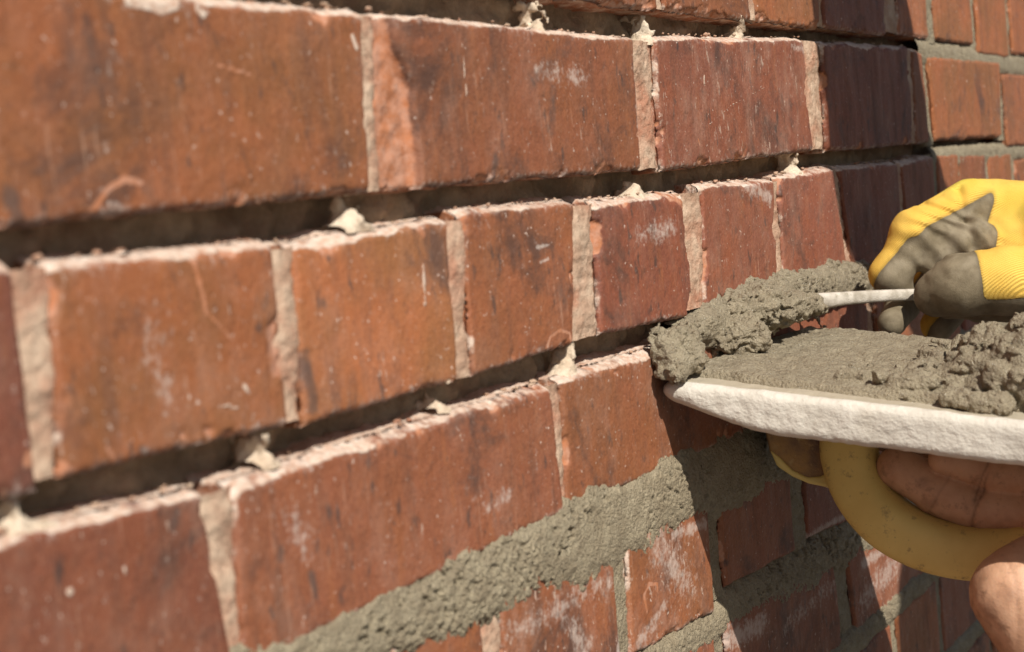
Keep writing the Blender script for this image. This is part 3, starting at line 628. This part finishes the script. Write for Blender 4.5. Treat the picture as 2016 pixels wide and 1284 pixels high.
def foot():
    poly = [(1508, 822), (1507, 850), (1516, 890), (1536, 920), (1562, 936), (1592, 948), (1618, 944), (1640, 930), (1660, 900), (1665, 850)]
    def prism(pl, z0, z1, name, mat, parent, shrink):
        c = np.mean(pl, 0); V = []; rings = [(z0 + .000, shrink), (z0 + .0015, 1.0), (z1, 1.0)]
        for z, s in rings: V += [at(c[0] + (p[0]-c[0])*s, c[1] + (p[1]-c[1])*s, z) for p in pl]
        k = len(pl); F = []
        for r in range(2): F += [(r*k + i, r*k + (i+1) % k, (r+1)*k + (i+1) % k, (r+1)*k + i) for i in range(k)]
        F += [tuple(range(k))[::-1], tuple(range(2*k, 3*k))]
        me = bpy.data.meshes.new(name); me.from_pydata([tuple(v) for v in V], [], F); me.update()
        import bmesh; bm = bmesh.new(); bm.from_mesh(me); bmesh.ops.recalc_face_normals(bm, faces=bm.faces); bm.to_mesh(me); bm.free()
        o = link(name, me, mat); md = o.modifiers.new('b', 'BEVEL'); md.width = .0025; md.segments = 3; md.limit_method = 'ANGLE'
        for p in me.polygons: p.use_smooth = True
        return o
    o = prism(poly, .972, 1.005, 'handle_foot', M['dirty'], None, .93); o.parent = HANDLE
    rim = [(1516, 886), (1530, 918), (1560, 938), (1592, 952), (1622, 958), (1648, 966), (1660, 960), (1640, 925), (1615, 938), (1590, 940), (1560, 925), (1535, 900)]
    prism(rim, .9705, 1.0, 'handle_rim', M['yellow'], None, .97).parent = HANDLE
foot()

# ------------------------------------------------------------------ mortar on the float
def board_mortar():
    h = .0011; X1 = .30
    g = gridpts(np.array([.004, -.004, -.003]), np.array([X1, BWD + .006, .066]), h)
    gw = g
    a, b, c = g[..., 0], g[..., 1], g[..., 2]
    n1 = fbm(gw, 30, 3, 81); 
    # spread sheet, edge set back from the front rim
    fe = .022 + .012 * ss(.10, .26, a) + .004 * fbm(g*[1, 0, 0], 40, 3, 82)
    edge = np.minimum(b - fe, BWD - .001 - b); edge = np.minimum(edge, a - .003)
    hs = .0045 * ss(0, .004, edge) - .014 * ss(.001, -.003, edge)
    def hump(px, py, ra, rb, hh, pw=2.0):
        q = onboard(px, py); r2 = ((a - q[0])/ra)**2 + ((b - q[1])/rb)**2; return hh * np.clip(1 - r2**(pw/2), 0, 1)**.6
    H = hs
    d0 = (c - H) * .8
    def bc(px, py, cc, ra, rb_=None):
        q = onboard(px, py, cc); return np.array([q[0], q[1], cc]), ra
    VOL = []
    def bc2(px, b_, cc):
        A_ = np.linspace(0, .34, 400); W_ = bw(np.stack([A_, 0*A_ + b_, 0*A_ + cc], 1)) - CAM; C_ = W_ @ MW.T
        return np.array([np.interp(px, CX + FP*C_[:, 0]/-C_[:, 2], A_), b_, cc])
    for t in np.linspace(0, 1, 9):
        p_ = bc2(1655 + 240*t, .040 + .006*math.sin(9*t), .001 + .003*t); r_ = .0055 + .0055*t; VOL.append((p_, p_ + [.006, .016, 0], r_, r_*.9))
    for px, b_, cc, r_, dv in ((1830, .07, .003, .011, (.02, .05, 0)), (1790, .09, .001, .008, (.02, .04, 0)), (1838, .125, .008, .0075, (.008, .01, .003)), (1890, .06, .006, .014, (.02, .06, .004)), (1950, .055, .010, .018, (.03, .07, .004)), (1975, .075, .019, .016, (.04, .05, .004)),
                               (2025, .050, .014, .024, (.05, .08, .004)), (2040, .080, .026, .020, (.06, .05, .002)), (2090, .06, .024, .024, (.05, .08, 0)), (1990, .046, .003, .012, (.05, .015, 0)), (1930, .050, .002, .010, (.03, .02, 0)), (1920, .11, .018, .010, (.01, .01, .004))):
        p_ = bc2(px, b_, cc); VOL.append((p_, p_ + np.array(dv), r_, r_*.9))
    global CRUMB; CRUMB = [bw(bc2(1868, .020, .004)), bw(bc2(1972, .020, .004))]
    dv_ = union(g, g[0, 0, 0], h, VOL, .004)
    H = np.where(dv_ < d0, .02, .004)
    d_ = smin(d0, dv_, .003)
    rough = ss(.0055, .014, H)
    nb = np.abs(d_) < .016; pts = gw[nb]; rr = rough[nb]
    n_a = fbm(pts, 62, 2, 84); n_b = .62 * np.abs(vn(pts * 95, 86)) + .30 * np.abs(vn(pts * 215 + 3.3, 87)) + .12 * np.abs(vn(pts * 430, 88)); n_c = fbm(pts, 420, 2, 88)
    d_[nb] += rr * (.0040 * n_a - .0100 * (n_b - .24) + .0017 * n_c) + (1 - rr) * (.0014 * n_a + .0013 * fbm(pts, 240, 3, 89, .6))
    V, Q = surfnet(d_, g[0, 0, 0], h)
    return V, Q
V, Q = board_mortar()
flip = np.linalg.det(RB) < 0
o = mesh('mortar_heap', bw(V), Q[:, ::-1] if flip else Q, M['wet'])
tag(o, 'wet grey mortar spread over the white float board and heaped up', 'mortar')
def lump(name, caps, mat, h=.0009, k=.006, amp=.004, seed=0, fr=90):
    def ex(g, f):
        nb = np.abs(f) < .012; p = g[nb].astype(float); f = f.copy()
        f[nb] += amp * (fbm(p, fr*.55, 2, seed) * 1.2 - .75 * (np.abs(fbm(p, fr*1.7, 3, seed + 2, .55)) - .13)) + .0016 * fbm(p, 360, 2, seed + 4)
        return f
    return mesh(name, *blob(caps, h, k, .010, ex), mat)
def rp(px, Z): return px * Z / FP
def cp(a, b, ra, rb): return (at(*a), at(*b), rp(ra, a[2]), rp(rb, b[2]))
o = lump('mortar_lump', [cp((1314, 688, .872), (1328, 716, .868), 34, 30), cp((1340, 672, .885), (1366, 708, .88), 28, 22), cp((1322, 668, .885), (1356, 655, .91), 26, 28), cp((1310, 690, .87), (1300, 735, .866), 18, 9)], M['wet'], seed=91, amp=.0062)
tag(o, 'dollop of wet mortar oozing over the rounded corner of the white board', 'mortar')

# ------------------------------------------------------------------ pointing tool with its load
TOOL = empty('pointing_trowel', at(1700, 585, 1.08)); tag(TOOL, 'pointing iron with mortar stained shank, pinched by the yellow glove', 'trowel')
def tpart(o): o.parent = TOOL; o.matrix_parent_inverse = Matrix.Translation(-TOOL.location); return o
tpart(sweep('shank', [at(1545, 600, 1.0), at(1600, 594, 1.03), at(1660, 588, 1.05), at(1730, 583, 1.07), at(1800, 580, 1.085), at(1850, 578, 1.09)], [.0056, .0056, .0046, .0042, .0040, .0040], [.006, .0055, .0045, .0042, .0040, .004], M['steel'], (0, 1, 0), 20))
tpart(sweep('blade', [at(1395, 655, .955), at(1450, 637, .965), at(1510, 618, .985), at(1560, 602, 1.0)], [.0012, .0016, .002, .003], [.006, .008, .008, .006], M['steel'], (0, 1, 0), 16))
tpart(sweep('wooden_grip', [at(1840, 578, 1.088), at(1870, 577, 1.09), at(1980, 565, 1.11), at(2090, 548, 1.13), at(2150, 540, 1.14)], [.006, .010, .0125, .013, .010], [.006, .010, .0125, .013, .010], M['wood'], (0, 1, 0), 20))
o = lump('mortar_load', [cp((1400, 652, .945), (1470, 648, .95), 30, 38), cp((1420, 632, .955), (1520, 610, .975), 30, 36), cp((1500, 612, .97), (1595, 596, 1.02), 34, 24), cp((1470, 590, .99), (1500, 580, 1.0), 30, 26), cp((1395, 618, .975), (1530, 582, 1.03), 30, 28), cp((1440, 612, .972), (1560, 592, 1.015), 42, 28), cp((1420, 668, .94), (1490, 662, .945), 22, 26), cp((1600, 612, 1.06), (1615, 640, 1.07), 14, 9)], M['wet'], seed=101, amp=.0060)
tag(o, 'chunk of wet mortar riding on the pointing iron against the bed joint', 'mortar')
o = lump('mortar_crumb', [(CRUMB[0], CRUMB[1], .0045, .0058)], M['wet'], seed=111, amp=.003, k=.004)
tag(o, 'flat crumb of mortar lying on the front rim of the board', 'mortar')

# ------------------------------------------------------------------ the mason
def hand(caps, h, k, extra=None): return blob(caps, h, k, .012, extra)
# bare left hand
lh = [cp((1858, 903, .925), (1938, 926, .925), 30, 36), cp((1938, 930, .925), (2060, 950, .915), 37, 44),
      cp((1730, 862, .962), (1800, 880, .965), 25, 30), cp((1800, 880, .965), (1900, 900, .965), 30, 34), cp((1900, 900, .965), (2060, 930, .95), 34, 44),
      cp((1766, 922, .945), (1850, 966, .937), 42, 49), cp((1850, 970, .937), (1930, 1000, .930), 50, 51), cp((1934, 1002, .930), (2060, 1015, .915), 50, 56),
      cp((2060, 960, .93), (2170, 1080, .89), 70, 100), cp((2060, 1010, .915), (2160, 1150, .87), 60, 110),
      cp((2006, 1172, .830), (2090, 1290, .825), 94, 100), cp((2010, 1140, .835), (2075, 1080, .85), 72, 50), cp((2090, 1290, .825), (2170, 1150, .86), 100, 110)]
wrist = at(2230, 1420, .815); lh.append((at(2110, 1270, .85), wrist, .036, .031)); elbowL = np.array([.80, -.68, .90])
lh.append((wrist, wrist + (elbowL - wrist)*.12, .030, .032))
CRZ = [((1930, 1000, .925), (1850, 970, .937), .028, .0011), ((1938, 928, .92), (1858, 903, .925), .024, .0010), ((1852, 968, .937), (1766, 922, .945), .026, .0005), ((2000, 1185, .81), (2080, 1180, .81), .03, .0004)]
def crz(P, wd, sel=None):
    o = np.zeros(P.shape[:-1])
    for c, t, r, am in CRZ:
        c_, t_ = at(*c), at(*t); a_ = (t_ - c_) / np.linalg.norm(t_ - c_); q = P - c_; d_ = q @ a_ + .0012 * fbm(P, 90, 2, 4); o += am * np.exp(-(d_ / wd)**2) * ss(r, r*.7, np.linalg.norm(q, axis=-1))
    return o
def creases(g, f):
    nb = np.abs(f) < .006; f = f.copy(); f[nb] += crz(g[nb].astype(float), .0016) + .0008 * fbm(g[nb], 60, 3, 8); return f
V, Q = hand(lh, .0012, .0016, creases)
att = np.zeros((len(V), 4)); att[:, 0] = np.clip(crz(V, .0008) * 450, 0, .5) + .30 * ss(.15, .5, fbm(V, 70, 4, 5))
nL = len(V)
# coarse rest of the body
head = np.array([.957, -.375, 1.605]); neck = np.array([1.07, -.49, 1.51]); shL = np.array([.80, -.66, 1.445]); shR = np.array([1.28, -.66, 1.42]); pel = np.array([1.08, -.84, .93])
wristR = at(2130, 470, 1.085); elbowR = np.array([1.42, -.52, .97])
body = [(head + [0, -.01, .02], head + [0, .01, -.02], .094, .085), (head + [0, .055, -.06], head + [0, .06, -.09], .04, .035), (head + [0, .095, -.03], head + [0, .105, -.05], .014, .018), (head + [-.085, -.01, 0], head + [-.09, -.015, -.04], .018, .014), (head + [.085, -.01, 0], head + [.09, -.015, -.04], .018, .014),
        (neck + [0, .02, .04], neck + [0, -.06, -.05], .058, .066), (shL + [.04, 0, -.01], shR + [-.04, 0, -.01], .085, .085), (neck + [0, -.11, -.12], pel + [0, 0, .2], .14, .135), (pel + [0, 0, .2], pel, .14, .15),
        (shL, elbowL, .055, .045), (elbowL, wrist + (elbowL - wrist)*.06, .045, .030), (shR, elbowR, .055, .045), (elbowR, wristR, .045, .032)]
for sx in (-1, 1): body += [(pel + [sx*.09, 0, -.02], np.array([1.08 + sx*.12, -.72, .50]), .09, .062), (np.array([1.08 + sx*.12, -.72, .50]), np.array([1.08 + sx*.13, -.80, .09]), .058, .042), (np.array([1.08 + sx*.13, -.80, .06]), np.array([1.08 + sx*.14, -.62, .045]), .05, .04)]
V2, Q2 = blob(body, .009, .03, .03)
me_att = np.concatenate([att, np.zeros((len(V2), 4))])
PERSON = mesh('person', np.concatenate([V, V2]), np.concatenate([Q, Q2 + nL]), M['skin'], None, me_att, True, np.array([1.08, -.75, 0.0]))
tag(PERSON, 'mason with a bare hand gripping the yellow float handle and a yellow gloved hand', 'person')
def ppart(o): o.parent = PERSON; o.matrix_parent_inverse = Matrix.Translation(-PERSON.location); return o
def grow(c, d): return (c[0], c[1], c[2] + d, c[3] + d)
V, Q = blob([grow(c, .010) for c in body[6:9]] + [grow(body[9], .014), grow(body[11], .014), (elbowL, wrist + (elbowL - wrist)*.45, .060, .05), (elbowR, elbowR + (wristR - elbowR)*.6, .060, .050)], .009, .03, .03); ppart(mesh('shirt', V, Q, M['shirt']))
V, Q = blob([grow(body[8], .012)] + [grow(body[i], .014) for i in (13, 14, 16, 17)], .010, .03, .03); ppart(mesh('trousers', V, Q, M['trousers']))
for i in (15, 18): V, Q = blob([grow(body[i], .012), (body[i][0], body[i][0] + np.array([0, 0, .12]), .062, .060)], .008, .02, .03); V[:, 2] = np.maximum(V[:, 2], 0); ppart(mesh('boot', V, Q, M['boot']))
def face_hole(g, f): return np.maximum(f, -capsule(g, head + [0, .09, -.01], head + [0, .16, -.03], .075, .085))
V, Q = blob([(head + [-.004, -.005, .03], head + [.004, -.012, -.02], .110, .108), (head + [.04, -.05, -.03], neck + [0, -.06, -.03], .085, .085), (head + [-.02, 0, -.03], head + [-.042, .0, -.085], .10, .066)], .006, .02, .03, face_hole); ppart(mesh('shadow_hood', V, Q, M['shirt']))  # unseen hood, added and shaped to cast the shadow band on the wall

# glove
G = dict(mcp=(1912, 405, 1.115), pip=(1805, 462, 1.10), dip=(1752, 540, 1.10), tip=(1778, 592, 1.112))
gl = [(at(*G['mcp']), at(*G['pip']), rp(54, 1.11), rp(48, 1.10)), (at(*G['pip']), at(*G['dip']), rp(47, 1.10), rp(36, 1.10)), (at(*G['dip']), at(*G['tip']), rp(35, 1.10), rp(30, 1.11)),
      cp((1965, 425, 1.12), (2120, 430, 1.10), 68, 72), cp((2000, 500, 1.10), (2130, 490, 1.09), 80, 84), cp((1925, 415, 1.13), (2080, 440, 1.13), 58, 70),
      cp((2090, 540, 1.055), (1980, 555, 1.045), 72, 62), cp((1980, 550, 1.045), (1893, 561, 1.05), 66, 60), cp((1893, 561, 1.05), (1846, 580, 1.06), 57, 46),
      cp((1870, 602, 1.09), (2060, 570, 1.08), 28, 70),
      cp((1915, 470, 1.088), (1835, 512, 1.095), 42, 34),
      cp((1960, 440, 1.15), (1850, 500, 1.16), 44, 40), cp((1850, 500, 1.16), (1785, 590, 1.15), 38, 32), cp((1785, 590, 1.13), (1757, 634, 1.08), 32, 28),
      cp((1980, 480, 1.18), (1900, 560, 1.19), 42, 40), cp((1900, 560, 1.19), (1845, 640, 1.17), 40, 34), cp((2000, 520, 1.20), (1930, 600, 1.20), 38, 36)]
gl.append((at(2100, 480, 1.09), wristR, .038, .040)); gl.append((wristR, wristR + (elbowR - wristR)*.12, .040, .040))
vd = MW.T @ np.array([0, 0, 1.0])     # towards the camera
rt = MW.T @ np.array([1., 0, 0]); upv = MW.T @ np.array([0, 1., 0])
def gext(g, f):
    p = g; nb = np.abs(f) < .010; q = p[nb].astype(float); f = f.copy()
    c1 = at(1870, 455, 1.07); wgt = np.exp(-(np.linalg.norm(q - c1, axis=1) / .028)**2)
    diag = (q - c1) @ (rt*.55 + upv*.83)
    f[nb] += .0018 * wgt * np.sin(diag * 560 + 4 * fbm(q, 40, 2, 3)) + .0012 * fbm(q, 45, 3, 6)
    for a, b, dp in (((1905, 362, 1.08), (1928, 484, 1.06), .0026), ((1840, 400, 1.08), (1912, 428, 1.07), .0018), ((1862, 378, 1.08), (1908, 404, 1.07), .0013), ((1884, 500, 1.0), (1893, 545, 1.0), .0010)):
        a_, b_ = at(*a), at(*b); a_ = a_ - vd*(a_ @ vd); b_ = b_ - vd*(b_ @ vd); q2 = q - (q @ vd)[:, None]*vd; dd = np.linalg.norm(q - at(1900, 430, 1.08), axis=1)
        f[nb] += dp * np.exp(-(capsule(q2, a_, b_, 0, 0) / .0030)**2) * (dd < .07) * ((q - at(1900, 430, 1.105)) @ vd > 0)
    return f
V, Q = blob(gl, .0012, .008, .012, gext)
# which patch of the glove: coated palm side or knit back, from the nearest bone
N_ = np.zeros_like(V); fn = np.cross(V[Q[:, 2]] - V[Q[:, 0]], V[Q[:, 3]] - V[Q[:, 1]])
for k in range(4): np.add.at(N_, Q[:, k], fn)
N_ /= np.linalg.norm(N_, axis=1)[:, None] + 1e-12
DD = np.stack([capsule(V, *c[:4]) for c in gl], 1); nr = DD.argmin(1)
BP = np.zeros_like(V)
for k, c in enumerate(gl):
    sel = nr == k; ab = c[1] - c[0]; t_ = np.clip(((V[sel] - c[0]) @ ab) / (ab @ ab), 0, 1); BP[sel] = V[sel] - c[0] - t_[:, None]*ab
N_ = BP / (np.linalg.norm(BP, axis=1)[:, None] + 1e-9)
palm_i = rt*.62 - upv*.60 + vd*.50; palm_i /= np.linalg.norm(palm_i)
gry = np.zeros(len(V))
def along(c): ab = c[1] - c[0]; return np.clip(((V - c[0]) @ ab) / (ab @ ab), 0, 1)
idx = np.isin(nr, (0, 1, 2)); thr = np.where(nr == 0, .42, np.where(nr == 1, .18 - .25*along(gl[1]), -.10))
gry[idx] = ((N_ @ palm_i) - thr)[idx] * 2 + .5
th = np.isin(nr, (6, 7, 8)); low = (N_ @ (-upv*.9 + rt*.1))
cap_ = np.where(nr == 8, 1.0, np.where(nr == 7, (along(gl[7]) - .62) * 9, -1)); gry[th] = np.maximum(np.clip(cap_, -1, 1) + .5, (low - .50) * 4 + .5)[th]
gry[np.isin(nr, (9, 10))] = 1; mid = np.isin(nr, (11, 12, 13, 14, 15, 16)); gry[mid] = ((N_ @ palm_i) - .1)[mid] * 3 + .5; gry[nr == 13] = 1
rest = np.isin(nr, (3, 4, 5, 17, 18)); gry[rest] = ((low - .55) * 4 + .5)[rest]
gry = np.clip(gry, 0, 1)
for _ in range(10):
    a_ = np.zeros(len(V)); n_ = np.zeros(len(V))
    for k in range(4): np.add.at(a_, Q[:, k], gry[Q].mean(1)); np.add.at(n_, Q[:, k], 1)
    gry = a_ / np.maximum(n_, 1)
seam = np.exp(-((capsule(V, at(1830, 610, 1.03), at(1990, 600, 1.02), 0, 0)) / .003)**2) * 0
edge_ = np.exp(-((gry - .5) / .22)**2) * .55
lime = ss(.028, .004, np.linalg.norm(V - at(1885, 350, 1.115), axis=1)) * .5 + ss(.03, .01, np.linalg.norm(V - at(2010, 372, 1.08), axis=1)) * .35
ppart(mesh('glove', V, Q, M['glove'], None, np.stack([gry, edge_, np.clip(lime, 0, 1), 0*gry], 1)))
